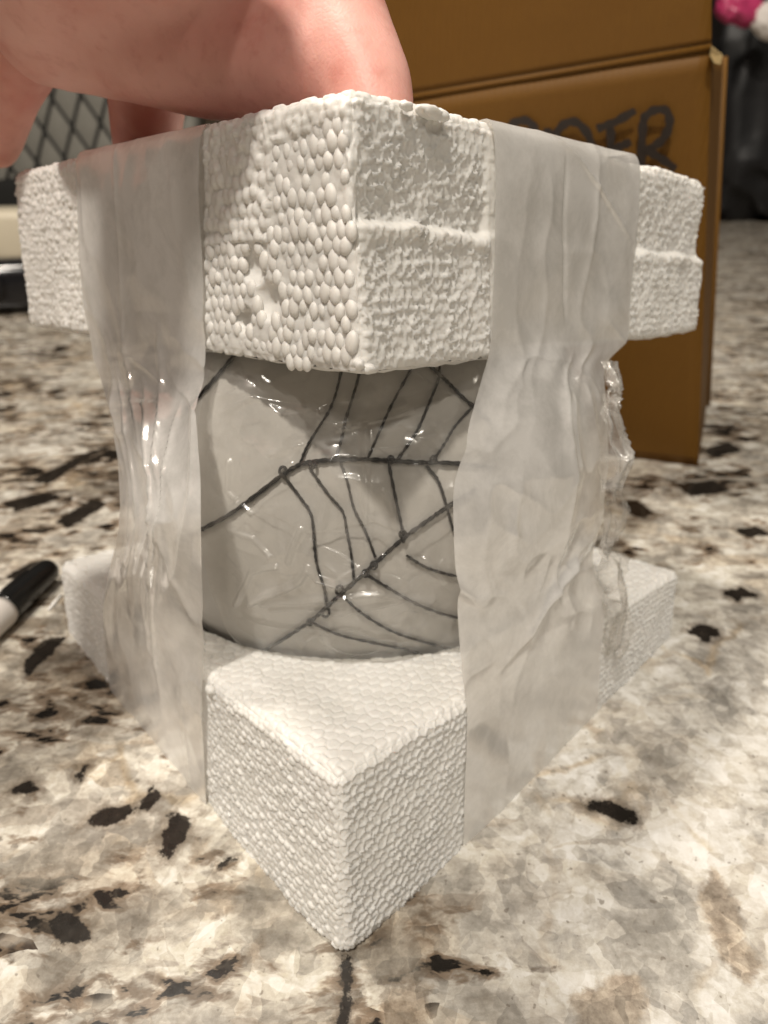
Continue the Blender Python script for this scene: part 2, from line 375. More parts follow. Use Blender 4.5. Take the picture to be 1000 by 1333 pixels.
TB = {('u','L'): mkband('u','L',[((100,205),(262,165)),((105,310),(268,310)),((114,430),(274,455))]),
      ('u','R'): mkband('u','R',[((642,160),(832,205)),((640,300),(824,320)),((636,450),(815,440))]),
      ('l','L'): mkband('l','L',[((141,790),(268,880)),((150,930),(273,1070))]),
      ('l','R'): mkband('l','R',[((604,915),(778,800)),((600,1118),(773,965))])}
CB = W((np.array([-.0121,.1402,.1092])+np.array([-.0026,.1414,0])))    # ball centre
RB = .0722
_dl = min((HX[k]['nb']-CB)@NL[k] for k in HX); _dr = min((HX[k]['nb']-CB)@NR[k] for k in HX); print('ball to tape planes', _dl, _dr)
CB = CB+NL['l']*(_dl-_dr)*.5*.9+unit(NL['l']+NR['l'])*.0004
EGG = uv_poly('u','L',[(362,188),(450,150),(464,300),(470,484),(400,478),(340,468),(276,458),(272,325),(350,318)])
DENT = [uv_poly('u','L',[p])[0] for p in ((330,352),(350,395),(318,420))]
def height(k, face, u, v):
    """relief of a foam face, metres"""
    s = {'lL': 1, 'lR': 2, 'uL': 3, 'uR': 4, 'lT': 5, 'uT': 6}[k+face]*31
    lo = (fbm(u/.02, v/.02, s, 3)-.5)*.0012
    mid = (fbm(u/.0035, v/.0035, s+3, 3)-.5)
    fine = (fbm(u/.0011, v/.0011, s+4, 2)-.5)
    if k == 'l' and face == 'R':
        f1, f2, r = beads(u, v, .00255, .0021, .55, s)
        rim = 1-sstep(.03, .20, f2-f1); h = .00045*rim*(.35+1.2*fbm(u/.004, v/.004, s+9, 2)) + (r-.5)*.00014 - .0001*sstep(0, .5, f2-f1)*r
        h = h + fine*.00012
    elif k == 'l' and face == 'L':
        f1, f2, r = beads(u, v, .0021, .0017, .5, s)
        h = .00034*sstep(0, .4, f2-f1)*(.5+r) + (r-.5)*.0002 + fine*.00012
    elif k == 'u' and face == 'R':
        f1, f2, r = beads(u, v, .0023, .0020, .75, s)
        rim = 1-sstep(.0, .22, f2-f1); h = .0006*rim*fbm(u/.003, v/.003, s+9, 2)*1.7 + (r-.5)*.0003 + mid*.00028 + fine*.00012
        vs_ = .0255-.02*u+(fbm(u/.008, u*0, s+11, 3)-.5)*.0022
        h = h - .0021*sstep(-.0006, .0012, v-vs_)*(1-.7*sstep(0, .017, v-vs_)) + .00045*np.exp(-((v-vs_+.0010)/.0016)**2)*fbm(u/.005, v/.005, s+14, 2)*2
        h = h*1.0
    elif k == 'u' and face == 'L':
        f1, f2, r = beads(u, v, .0023, .0026, .6, s)
        egg = .0010*np.sqrt(np.clip(1-(f1/.62)**2, 0, 1))*(.55+.7*r)
        f1, f2, r = beads(u, v, .0016, .0016, .8, s+2)
        rough = .0007*sstep(0, .5, f2-f1)*r + mid*.0007 + fine*.00045
        wgt = sstep(.092, .075, u)*sstep(.0445, .030, v)
        h = (egg*(.35+.65*wgt)+rough*(1-wgt))*1.0
        h = np.where(in_poly(EGG, u, v), h*.3-.0001, h)
        for q, (du, dv) in enumerate(DENT):
            rr = (.0042, .0045, .0036)[q]; dd = np.hypot((u-du)/rr, (v-dv)/(rr*.9)); h = h-.0022*np.clip(1-dd**2, 0, 1)
    else:
        f1, f2, r = beads(u, v, .0030, .0023, .5, s)
        h = .00038*sstep(0, .3, f2-f1)*(.6+.5*r) + (r-.5)*.0003 + fine*.00008
    if face in 'LR' and (k, face) in TB:
        a, b = TB[(k, face)](v); m_ = sstep(a-.0005, a+.001, u)*sstep(b+.0005, b-.001, u); h = h*(1-.72*m_)-.0003*m_
    return h+lo
def block(k, step, top_step, parent):
    h = HX[k]; V, Fc = [], []; off = 0; R_ = .0022; L, H = LB, HB; nL, nR, nT = NL[k], NR[k], NRM[k][2]
    na = int(L/step)+1; nc = int(H/step)+1
    key = {}
    def emit(A, B, Cc, nu, nv, flip):
        nonlocal off
        a, b, c = A.ravel(), B.ravel(), Cc.ravel()
        q = [np.clip(a, R_, L), np.clip(b, R_, L), np.clip(c, R_, H-R_)]
        d = np.stack([a-q[0], b-q[1], c-q[2]], 1); n = np.linalg.norm(d, axis=1)[:, None]; dn = d/np.maximum(n, 1e-9)
        P = np.stack(q, 1)+dn*R_
        hh = np.zeros(len(a))
        wl, wr, wt = np.clip(-dn[:, 0], 0, 1)**2, np.clip(-dn[:, 1], 0, 1)**2, np.clip(np.abs(dn[:, 2]), 0, 1)**2
        if (wl > .001).any(): hh += wl*height(k, 'L', b, c)
        if (wr > .001).any(): hh += wr*height(k, 'R', a, c)
        if (wt > .001).any(): hh += wt*height(k, 'T', a, b)
        edge = (1-np.maximum(np.maximum(wl, wr), wt)); hh -= edge*.0012*fbm((a-b)/.004, c/.004, 77, 3)
        P = tri(h, P[:, 0]/L, P[:, 1]/L, P[:, 2]/H)
        P = P+hh[:, None]*(nL*(-dn[:, :1])+nR*(-dn[:, 1:2])+nT*dn[:, 2:3])
        # the seat pressed out for the ball
        dv = P-CB; ct = dv@nT; rad = dv-ct[:, None]*nT; rr = np.linalg.norm(rad, axis=1)
        rc = RB+(.0014 if k == 'l' else .0012)+.0011*(fbm(np.arctan2(rad@AX[k][0], rad@AX[k][1])*9, rr*0, 5, 3)-.5)
        if k == 'l':
            lim = -np.sqrt(np.clip(rc**2-rr**2, 0, None)); low = (ct > lim) & (rr < rc) & (dn[:, 2] > .9); P[low] += (lim-ct)[low, None]*nT
        else:
            lim = np.sqrt(np.clip(rc**2-rr**2, 0, None)); up = (ct < lim) & (rr < rc) & (dn[:, 2] < -.9); P[up] += (lim-ct)[up, None]*nT
        V.append(P); Fc.append(grid_faces(nu, nv, off, flip)); off += len(P)
    s1 = np.linspace(0, L, na); s2 = np.linspace(0, H, nc)
    B, Cc = np.meshgrid(s1, s2, indexing='ij'); emit(np.zeros_like(B), B, Cc, na, nc, True)
    A, Cc = np.meshgrid(s1, s2, indexing='ij'); emit(A, np.zeros_like(A), Cc, na, nc, False)
    nt = int(L/top_step[0])+1; s3 = np.linspace(0, L, nt)
    A, B = np.meshgrid(s3, s3, indexing='ij'); emit(A, B, np.full_like(A, H), nt, nt, False)
    nt = int(L/top_step[1])+1; s3 = np.linspace(0, L, nt)
    A, B = np.meshgrid(s3, s3, indexing='ij'); emit(A, B, np.zeros_like(A), nt, nt, True)
    s4 = np.linspace(0, L, 40); s5 = np.linspace(0, H, 12)
    B, Cc = np.meshgrid(s4, s5, indexing='ij'); emit(np.full_like(B, L), B, Cc, 40, 12, False)
    A, Cc = np.meshgrid(s4, s5, indexing='ij'); emit(A, np.full_like(A, L), Cc, 40, 12, True)
    me = mesh_obj('foam_block', local(np.vstack(V), parent) if parent else np.vstack(V), np.vstack(Fc), M_FOAM)
    return me
fb = block('l', .0003, (.0003, .004), None)
tag(fb, 'lower white foam block with its near corner resting on the granite counter', 'foam block', 'foam packing blocks')
ub = block('u', .0004, (.0004, .003), None)
tag(ub, 'upper white foam block held by the hand above the white ball', 'foam block', 'foam packing blocks')
# loose, egg-shaped beads standing out of the upper block's left face
bm = bmesh.new(); bmesh.ops.create_icosphere(bm, subdivisions=2, radius=1)
for f_ in bm.faces: f_.smooth = True
bead_me = bpy.data.meshes.new('foam_bead'); bm.to_mesh(bead_me); bm.free(); bead_me.materials.append(M_BEAD)
lo, hi = EGG.min(0), EGG.max(0); rows = 0
ul, un, uc = AX['u'][1], NL['u'], AX['u'][2]; y = lo[1]; count = 0
while y < hi[1]:
    x = lo[0]+(.0012 if rows % 2 else 0)
    while x < hi[0]:
        jx, jy = x+random.uniform(-.00035, .00035), y+random.uniform(-.0004, .0004); x += .00245
        if not in_poly(EGG, jx, jy) or jx < .0012: continue
        if any(math.hypot(jx-a, jy-b) < r for (a, b), r in zip(DENT, (.0036, .0038, .003))): continue
        if random.random() < .04: continue
        s = random.uniform(.8, 1.15); p = tri(HX['u'], np.array(0.0), np.array(jx/LB), np.array(jy/HB)).reshape(3)+un*random.uniform(-.0005, -.00005)
        o = bpy.data.objects.new('foam_bead', bead_me); link(o, ub); count += 1
        tilt = random.uniform(-.25, .25)
        a1 = ul*math.cos(tilt)+uc*math.sin(tilt); a3 = uc*math.cos(tilt)-ul*math.sin(tilt)
        sx, sy, sz = .00128*s, .00095*s, .00178*s*random.uniform(.85, 1.15)
        o.matrix_world = Matrix([[a1[i]*sx, un[i]*sy, a3[i]*sz, p[i]] for i in range(3)]+[[0, 0, 0, 1]])
    y += .00262; rows += 1
for px_, py_, ax_, k_, face_ in ((558,146,(.0030,.0012,.0010),'u','R'), (574,150,(.0018,.0011,.0010),'u','R'), (528,138,(.0014,.0009,.0008),'u','R'), (468,474,(.0011,.0009,.0010),'u','L'), (366,612,(.0,.0,.0),'u','R'),
        (275,898,(.0014,.0012,.0016),'l','L'), (372,1198,(.0010,.0008,.0007),'l','L'), (300,1060,(.0008,.0007,.0007),'l','L'), (478,480,(.0016,.0012,.0010),'u','R')):
    if ax_[0] == 0: continue
    p = face_pt(k_, face_, px_, py_, .0002); sd_ = int(px_)
    bm = bmesh.new(); bmesh.ops.create_icosphere(bm, subdivisions=3, radius=1)
    for v_ in bm.verts:
        c_ = np.array(v_.co[:]); r_ = 1+.9*(float(fbm(np.array(c_[0]*1.7+c_[2]), np.array(c_[1]*1.7-c_[2]), sd_, 3))-.5); v_.co = Vector(c_*r_)
    for f_ in bm.faces: f_.smooth = True
    me = bpy.data.meshes.new('foam_crumb'); bm.to_mesh(me); bm.free(); me.materials.append(M_FOAM)
    A0 = AX[k_][0] if face_ == 'R' else AX[k_][1]; N0 = NR[k_] if face_ == 'R' else NL[k_]; U0 = AX[k_][2]
    o = link(bpy.data.objects.new('foam_crumb', me), ub if k_ == 'u' else fb)
    o.matrix_world = Matrix([[A0[i]*ax_[0], N0[i]*ax_[1], U0[i]*ax_[2], p[i]] for i in range(3)]+[[0, 0, 0, 1]])
print('beads', count)

# ------------------------------------------------------------------ ball with its wire web
bc = empty('web_ball', CB); tag(bc, 'white ball wrapped in a black wire web between the two foam blocks', 'ball')
nu, nv = 96, 64; th = np.linspace(0, 2*math.pi, nu); ph = np.linspace(0, math.pi, nv)
T, P_ = np.meshgrid(th, ph, indexing='ij')
r_ = RB-.0004+.0004*(fbm(T*4, P_*4, 3, 3)-.5)
Vb = np.stack([r_*np.sin(P_)*np.cos(T), r_*np.sin(P_)*np.sin(T), r_*np.cos(P_)], -1).reshape(-1, 3)
mesh_obj('ball_body', Vb, grid_faces(nu, nv, 0, True), plain('ball_white', (.58, .565, .54), .45, .4, nscale=40, namp=.03), bc)
M_WIRE = plain('black_wire', (.008, .007, .007), .6, .25)
def on_ball(px, py, R):
    d = rdir(px, py); d = d/np.linalg.norm(d); oc = C0-CB; b = oc@d; c = oc@oc-R*R; D = b*b-c
    t = -b-math.sqrt(D) if D > 0 else -b
    p = C0+d*t
    return CB+unit(p-CB)*R
Z = lambda l: [(250+x/2.703, 440+y/2.703) for x, y in l]
strands = [
 (Z([(-60,720),(40,670),(130,622),(225,553),(320,480),(380,445),(430,435),(510,428),(600,427),(700,432),(800,438),(910,440),(1060,455)]), .00050, .25),
 (Z([(120,1160),(230,1108),(300,1072),(380,1022),(425,990),(470,950),(520,905),(610,825),(690,752),(760,692),(840,635),(890,600),(1000,530)]), .00050, .25),
 (Z([(-20,250),(60,165),(140,70),(220,-40)]), .00042, .2), (Z([(800,60),(870,128),(900,155),(955,210),(1050,290)]), .00042, .2),
 (Z([(380,440),(405,380),(440,322),(490,240),(520,140),(540,20)]), 0.00029, .3), (Z([(505,425),(525,360),(540,290),(565,210),(585,140),(610,20)]), 0.00034, .3),
 (Z([(620,420),(660,330),(700,240),(770,110),(810,20)]), 0.00031, .3), (Z([(725,425),(790,330),(830,240),(855,180),(870,130),(872,40)]), 0.00034, .3),
 (Z([(850,430),(890,370),(930,305),(1010,220)]), 0.00031, .3), (Z([(318,480),(380,560),(420,625),(432,740),(440,800),(465,880),(472,935)]), 0.00036, .3),
 (Z([(412,455),(480,550),(530,610),(545,680),(560,760),(570,850)]), 0.00032, .3), (Z([(520,432),(545,500),(570,600),(610,680),(645,770)]), 0.00034, .3),
 (Z([(692,440),(720,580),(742,680),(745,720)]), 0.00036, .3), (Z([(825,450),(865,500),(893,580),(920,680)]), 0.00034, .3),
 (Z([(755,765),(820,805),(895,830),(1000,850)]), 0.00034, .3), (Z([(610,830),(700,885),(800,940),(915,980),(1040,1000)]), 0.00036, .3),
 (Z([(525,905),(600,970),(700,1030),(800,1065),(925,1095),(1040,1110)]), 0.00034, .3), (Z([(420,1000),(520,1045),(650,1075),(760,1098),(860,1135)]), 0.00036, .3)]
for pts, r, wob in strands:
    P3 = smooth_path([on_ball(*p, RB+r*.7) for p in pts], len(pts)*7)
    ww = np.array([1+.22*math.sin(i*2.1+len(pts))+random.uniform(-wob, wob)*.5 for i in range(len(P3))])
    V, Fc = tube([p-CB for p in P3], r*ww, 7); mesh_obj('web_strand', V, Fc, M_WIRE, bc)
for (x, y, rr) in Z3 if (Z3 := [(320,468,12), (470,965,13), (425,445,10), (700,428,9), (850,428,9), (520,888,13), (742,690,10), (640,800,10), (415,1000,8), (610,828,9)]) else []:
    cx, cy = Z([(x, y)])[0]; ring = [on_ball(cx+rr/2.703*math.cos(a), cy+rr/2.703*1.25*math.sin(a), RB+.0009+.0004*math.sin(a)) for a in np.linspace(0, 2*math.pi*1.3, 22)]
    V, Fc = tube([p-CB for p in ring], .00036, 6); mesh_obj('web_knot', V, Fc, M_WIRE, bc)

# ------------------------------------------------------------------ clear film over the ball
fd = unit(np.array([C0[0]-CB[0], C0[1]-CB[1], 0])); fz = NRM['l'][2]; fd = unit(fd-fz*(fd@fz)); fx = np.cross(fd, fz); fx = fx*np.sign(fx[0])
def lonlat(p): d = unit(p-CB); return math.atan2(d@fx, d@fd), math.asin(np.clip(d@fz, -1, 1))
nu, nv = 520, 600; lon = np.linspace(-.54, .50, nu); lat = np.linspace(-.66, .60, nv)
LO, LA = np.meshgrid(lon, lat, indexing='ij')
u, v = LO*RB, LA*RB
disp = np.zeros_like(u)
wu, wv_ = u+.006*(fbm(u/.012, v/.012, 60, 3)-.5), v+.006*(fbm(u/.012+9, v/.012, 61, 3)-.5)
rid = lambda sc, sd: 1-np.abs(2*fbm(wu/sc, wv_/sc*1.3, sd, 2)-1)
disp += .0022*rid(.022, 79)**4 + .0006*rid(.014, 71)**4
f1, f2, rr = beads(wu*.8+wv_*.5, wv_, .016, .013, .9, 66); disp += .0006*(1-sstep(0, .5, f2-f1))*rr+.0006*rr*sstep(0, .5, f2-f1)
creases = [([(308,785),(322,760),(330,742),(345,738),(362,735)], .0022), ([(330,780),(350,770),(375,762),(392,752),(403,736),(415,748),(440,752),(470,738),(497,722)], .003),
           ([(345,782),(390,778),(440,768),(490,765),(560,778)], .0018), ([(355,790),(400,786),(445,790),(520,776)], .0012), ([(378,728),(385,705),(392,690)], .0022),
           ([(355,592),(370,588),(392,580)], .0015), ([(300,690),(330,700),(352,722)], .0012), ([(475,560),(476,640),(474,720)], .0014),
           ([(398,830),(410,822)], .001), ([(440,560),(500,545),(580,520)], .0009), ([(300,600),(298,640),(330,668)], .001), ([(268,700),(320,645),(380,602)], .0010), ([(550,722),(566,735),(578,752)], .0016), ([(420,540),(400,575),(384,604)], .0009), ([(320,800),(380,815),(450,812),(540,830)], .0012), ([(500,640),(520,690),(526,730)], .0013), ([(290,540),(340,520),(400,530)], .0010)]
for pts, amp in creases:
    ll = [lonlat(on_ball(*p, RB+.002)) for p in pts]; dmin = np.full(u.shape, 9.0)
    for (a0, b0), (a1, b1) in zip(ll[:-1], ll[1:]):
        ex, ey = (a1-a0)*RB, (b1-b0)*RB; L2 = ex*ex+ey*ey+1e-12
        t_ = np.clip(((u-a0*RB)*ex+(v-b0*RB)*ey)/L2, 0, 1); dmin = np.minimum(dmin, np.hypot(u-a0*RB-t_*ex, v-b0*RB-t_*ey))
    disp += amp*.62*np.exp(-(dmin/.00068)**2)*(.75+.5*fbm(u/.008, v/.008, 88, 2)) + amp*.2*np.exp(-(dmin/.004)**2)
disp *= .35+.65*sstep(.52, .36, np.abs(LO))
rad = RB+.0014+disp
Vf = CB + rad[..., None]*(np.cos(LA)[..., None]*(np.cos(LO)[..., None]*fd+np.sin(LO)[..., None]*fx)+np.sin(LA)[..., None]*fz)
film = mesh_obj('plastic_film', Vf.reshape(-1, 3), grid_faces(nu, nv), M_FILM)
tag(film, 'crinkled clear plastic film stretched over the white ball', 'plastic film')

# ------------------------------------------------------------------ the two tapes
def strip(name, rows, nrm_fn, wr, seed, nu=110, nv=420, fold=(), mat=M_TAPE, parent=None):
    """rows: list of (left point, right point) in space from top to bottom; wrinkles along the row normal"""
    A = smooth_path([r[0] for r in rows], nv); B = smooth_path([r[1] for r in rows], nv)
    uu = np.linspace(0, 1, nu); Pm = A[None]*(1-uu)[:, None, None]+B[None]*uu[:, None, None]
    tt = np.linspace(0, len(rows)-1, nv); N = smooth_path([r[2] for r in rows], nv); N /= np.linalg.norm(N, axis=1)[:, None]
    am = np.interp(tt, np.arange(len(rows)), [r[3] for r in rows]); bu = np.interp(tt, np.arange(len(rows)), [r[4] for r in rows])
    U, T_ = np.meshgrid(uu, np.linspace(0, 1, nv), indexing='ij')
    wx = U+.28*(fbm(U*2, T_*5, seed, 3)-.5)
    d = wr*((1-np.abs(2*fbm(wx*4, T_*5, seed+1, 2)-1))**3*1.1 + (fbm(wx*13, T_*22, seed+2, 3)-.5)*.16 + (fbm(U*3, T_*9, seed+6, 2)-.5)*1.6 + (1-np.abs(2*fbm(wx*2.5+T_*4, T_*11-U*2, seed+8, 2)-1))**6*.45)
    for (u0, u1, t0, t1, amp, wd) in fold:
        f_ = np.clip((T_-t0)/(t1-t0), 0, 1); uc = u0+(u1-u0)*f_+.012*np.sin(T_*25+seed)
        d += amp/max(wr, 1e-9)*wr*np.exp(-np.abs(U-uc)/(wd*.8))*1.35*sstep(t0-.02, t0+.05, T_)*sstep(t1+.02, t1-.05, T_)
    d = d*am[None]+bu[None]*np.sin(math.pi*U)+.0006
    edge = np.minimum(U, 1-U)
    Pm = Pm+d[..., None]*N[None]
    return mesh_obj(name, Pm.reshape(-1, 3), grid_faces(nu, nv), mat, parent)
nLu, nLl, nRu, nRl = NL['u'], NL['l'], NR['u'], NR['l']
def rows_for(face, spec):
    out = []; n_u, n_l = (NL['u'], NL['l']) if face == 'L' else (NR['u'], NR['l'])
    for w_, a, b, am, bu, off in spec:          # w_: 0 upper block plane, 1 lower block plane
        n = unit(n_u*(1-w_)+n_l*w_)
        q0 = (HX['u']['nb']*(1-w_)+HX['l']['nb']*w_)+n*off
        out.append((on_plane(*a, q0, n), on_plane(*b, q0, n), n, am, bu))
    return out
dz = AX['u'][2]
L_rows = rows_for('L', [(0,(99,199),(262,164),.5,0,0),(0,(103,250),(266,230),.5,0,0),(0,(106,320),(268,320),.5,0,0),(0,(112,400),(271,410),.5,0,0),(0,(124,455),(274,462),.8,.001,0),
   (.1,(140,505),(272,505),1.1,.001,0),(.25,(155,550),(263,548),1.2,.001,.004),(.5,(164,620),(264,620),1.2,.001,.006),(.7,(163,680),(265,690),1.2,.001,.006),(.85,(152,735),(267,770),1.1,.001,.003),
   (1,(142,785),(267,850),.8,0,0),(1,(141,830),(268,905),.5,0,0),(1,(145,880),(270,980),.35,0,0),(1,(150,937),(273,1072),.3,0,0)])
top = L_rows[0]; L_rows.insert(0, (top[0]-nLu*.03+dz*.0002, top[1]-nLu*.03+dz*.0002, dz, .1, 0)); L_rows[1] = (top[0]-(nLu+dz)*.0010, top[1]-(nLu+dz)*.0010, unit(nLu+dz), .2, 0); L_rows.insert(1, (top[0]-nLu*.006, top[1]-nLu*.006, dz, .1, 0))
tl = strip('packing_tape', L_rows, None, .0011, 21, fold=[(.36,.42,.1,.55,.0009,.012),(.70,.60,.35,.62,.0012,.02),(.50,.62,.45,.9,.0012,.015),(.8,.55,.5,.75,.0008,.02),(.25,.3,.42,.8,.0009,.02)])
tag(tl, 'frosted clear tape strip down the left faces of both foam blocks', 'packing tape', 'tape strips holding the blocks together')
R_rows = rows_for('R', [(0,(643,157),(832,203),.4,0,0),(0,(641,230),(828,255),.5,0,0),(0,(639,310),(823,325),.6,0,0),(0,(637,390),(818,395),.6,0,0),(0,(634,450),(814,440),.8,0,0),
   (.1,(620,500),(785,475),1,.002,0),(.25,(603,560),(782,520),1,.004,.001),(.5,(587,630),(782,600),1,.005,.001),(.7,(585,700),(778,670),1,.004,.001),(.85,(588,760),(768,715),1,.002,0),
   (.95,(593,820),(772,745),.9,.001,0),(1,(598,880),(786,780),.6,0,0),(1,(604,925),(782,830),.3,0,0),(1,(603,1020),(778,895),.3,0,0),(1,(600,1117),(774,963),.3,0,0)])
top = R_rows[0]; R_rows.insert(0, (top[0]-nRu*.03+dz*.0002, top[1]-nRu*.03+dz*.0002, dz, .1, 0)); R_rows[1] = (top[0]-(nRu+dz)*.0010, top[1]-(nRu+dz)*.0010, unit(nRu+dz), .2, 0); R_rows.insert(1, (top[0]-nRu*.006, top[1]-nRu*.006, dz, .1, 0))
tr_ = strip('packing_tape', R_rows, None, .0010, 43, fold=[(.42,.46,.14,.34,-.0010,.01),(.25,.95,.1,.24,.0012,.02),(.9,.2,.68,.84,.0016,.06),(.55,.6,.4,.62,.0007,.03)])
tag(tr_, 'frosted clear tape strip down the right faces with a torn crinkled edge', 'packing tape', 'tape strips holding the blocks together')
# the tape's torn, clear margin: a crinkled flap standing off its right edge
E_rows = []
for a, b, dpt in [((780,470),(784,468),0),((780,495),(793,514),0),((781,520),(786,522),.001),((781,545),(797,545),.003),((781,580),(807,585),.004),((780,606),(808,608),.005),((779,632),(796,640),.003),
                  ((778,660),(803,664),.004),((774,690),(790,694),.002),((768,712),(778,708),.0),((770,735),(808,722),.004),((776,760),(812,760),.006),((784,785),(812,800),.003),((786,815),(800,828),.001),((783,850),(788,852),.0)]:
    so_ = .0062*math.sin(math.pi*min(1, max(0, (a[1]-455)/(790-455)))); q0 = (HX['u']['nb']+HX['l']['nb'])*.5+nRl*so_
    if a[1] > 780: q0 = HX['l']['nb']
    E_rows.append((on_plane(a[0]-4, a[1], q0, nRl)-nRl*.0002, on_plane(*b, q0+nRl*dpt*.6, nRl), nRl, 1.0, .001))
strip('clear_edge', E_rows, None, .0028, 91, nu=40, nv=300, mat=M_EDGE, parent=tr_)

# ------------------------------------------------------------------ hand
def hand():
    t = NT('skin'); co = t.coord()
    n1 = t.noise(co, 45, 4).outputs[0]; n2 = t.noise(co, 260, 4).outputs[0]; vo = t.n('ShaderNodeTexVoronoi', {'Vector': co, 'Scale': 900.0}, feature='DISTANCE_TO_EDGE').outputs[0]
    col = t.mix(t.ss(n1, .3, .7), (.64, .27, .22), (.78, .42, .36)); col = t.mix(t.math('MULTIPLY', t.ss(n2, .5, .75), .3), col, (.52, .17, .13))
    bp = t.bump(t.math('ADD', t.math('MULTIPLY', vo, .5), n2), .22, .0006)
    mat = t.done(t.pbr(Base=col, Roughness=.48, Spec=.4, SSS=.25, Subsurface_Radius=(1, .3, .15), Subsurface_Scale=.004, Normal=bp))
    bm = bmesh.new()
    def chain(nodes):
        P = [pix(a, b, c) for a, b, c, r in nodes]; R = [r for *_, r in nodes]
        for i in range(len(P)-1):
            d = np.linalg.norm(P[i+1]-P[i]); k = max(2, int(d/(min(R[i], R[i+1])*.3)))
            for j in range(k+1):
                f = j/k; p = P[i]*(1-f)+P[i+1]*f; r = R[i]*(1-f)+R[i+1]*f
                bmesh.ops.create_icosphere(bm, subdivisions=2, radius=r, matrix=Matrix.Translation(Vector(p)))
    chain([(350,-70,.150,.019),(410,-10,.138,.0135),(452,60,.132,.0105),(478,120,.128,.0098),(488,158,.126,.0085)])     # thumb
    chain([(150,-60,.160,.019),(190,40,.170,.0135),(192,110,.182,.0115),(190,165,.195,.0108),(188,205,.205,.0095)])      # index
    chain([(60,-60,.165,.019),(30,30,.175,.0135),(5,110,.190,.0105),(-8,160,.200,.0098),(-10,185,.205,.0085)])            # middle
    chain([(-30,-80,.165,.018),(-110,30,.178,.0130),(-145,120,.192,.0100),(-150,180,.203,.0085)])                      # ring
    chain([(-110,-110,.160,.017),(-210,10,.172,.0115),(-250,90,.184,.0090),(-255,140,.190,.0075)])                     # little
    chain([(60,42,.160,.0122),(150,58,.155,.0120),(260,72,.146,.0125),(350,72,.138,.0115),(420,60,.134,.0110)])
    for x0, y0 in ((60, 30), (130, 35), (215, 40), (300, 45), (365, 45)):                                                # palm and heel
        chain([(x0, y0-10, .155, .0145), (x0+10, y0-90, .142, .019), (120+.25*(x0-170), -180, .120, .017)])
    chain([(250,65,.150,.0140),(330,80,.140,.0120),(400,95,.134,.0105)])
    chain([(120,-180,.118,.017),(120,-320,.096,.0165),(20,-800,.073,.017),(-400,-1500,.06,.02)])                                                 # unseen wrist and forearm, thinned and placed to shade the upper block's left face
    a_, b_ = pix(-400,-1500,.06), np.array([-.40, -.30, .34])                # forearm on to the elbow, past the photographer's left
    for j in range(60):
        f = j/59; bmesh.ops.create_icosphere(bm, subdivisions=2, radius=.02+.018*f, matrix=Matrix.Translation(Vector(a_*(1-f)+b_*f)))
    me = bpy.data.meshes.new('hand_tmp'); bm.to_mesh(me); bm.free()
    tmp = bpy.data.objects.new('hand_tmp', me); link(tmp)
    md = tmp.modifiers.new('r', 'REMESH'); md.mode = 'VOXEL'; md.voxel_size = .0017
    ms = tmp.modifiers.new('s', 'SMOOTH'); ms.factor = .5; ms.iterations = 26
    dg = bpy.context.evaluated_depsgraph_get(); me2 = bpy.data.meshes.new_from_object(tmp.evaluated_get(dg))
    bpy.data.objects.remove(tmp); me2.name = 'hand'; me2.materials.clear(); me2.materials.append(mat)
    me2.polygons.foreach_set('use_smooth', np.ones(len(me2.polygons), bool))
    o = link(bpy.data.objects.new('hand', me2)); tag(o, 'bare hand gripping the top of the upper foam block', 'hand')
hand()

# ------------------------------------------------------------------ cardboard box behind
def cardboard_mat():
    t = NT('cardboard'); co = t.coord()
    wv = t.n('ShaderNodeTexWave', {'Vector': co, 'Scale': 120.0, 'Distortion': .6, 'Detail': 2.0}, bands_direction='X').outputs['Fac']
    n1 = t.noise(co, 14, 5).outputs[0]; n2 = t.noise(co, 300, 4).outputs[0]
    col = t.mix(n1, (.130, .056, .0045), (.172, .079, .008)); col = t.mix(t.math('MULTIPLY', n2, .35), col, (.10, .042, .005))
    return t.done(t.pbr(Base=col, Roughness=.62, Spec=.3, Normal=t.bump(wv, .12, .0006)))
M_CARD = cardboard_mat(); M_RAW = plain('raw_cardboard_edge', (.50, .36, .16), .8, nscale=200, namp=.3)
M_INK = plain('marker_ink', (.018, .011, .007), .5)
P0 = ground(909, 607); PHI = math.radians(20); nf = np.array([-math.sin(PHI), -math.cos(PHI), 0.0]); lean = math.radians(10)
nfp = unit(nf*math.cos(lean)-np.array([0, 0, 1.0])*math.sin(lean))       # front wall, splayed outwards at the top
def fp(px, py, off=0.0): return on_plane(px, py, P0, nfp)+nfp*off
box = empty('cardboard_box', P0); tag(box, 'open brown cardboard box with black marker lettering behind the foam blocks', 'box')
def slab(name, quad, n, th, mat, nx=30, ny=30, bulge=0.0, seed=1):
    q = [np.array(x) for x in quad]; U, T_ = np.meshgrid(np.linspace(0, 1, nx), np.linspace(0, 1, ny), indexing='ij'); U, T_ = U[..., None], T_[..., None]
    base = (q[0]*(1-U)+q[1]*U)*(1-T_)+(q[3]*(1-U)+q[2]*U)*T_
    d = bulge*np.sin(math.pi*U)*np.sin(math.pi*T_)+.0006*(fbm(U*4, T_*4, seed, 3)-.5)
    f_, b_ = (base+n*d).reshape(-1, 3), (base+n*(d-th)).reshape(-1, 3)
    V = np.vstack([f_, b_]); k = nx*ny; Fc = grid_faces(nx, ny).tolist()+grid_faces(nx, ny, k, True).tolist()
    rim = [i*ny for i in range(nx)]+[(nx-1)*ny+j for j in range(1, ny)]+[i*ny+ny-1 for i in range(nx-2, -1, -1)]+[j for j in range(ny-2, 0, -1)]
    for a, b in zip(rim, rim[1:]+rim[:1]): Fc.append([b, a, a+k, b+k])
    return mesh_obj(name, local(V, box), Fc, mat, box)
dl = unit(fp(300, 607)-fp(909, 607)); 
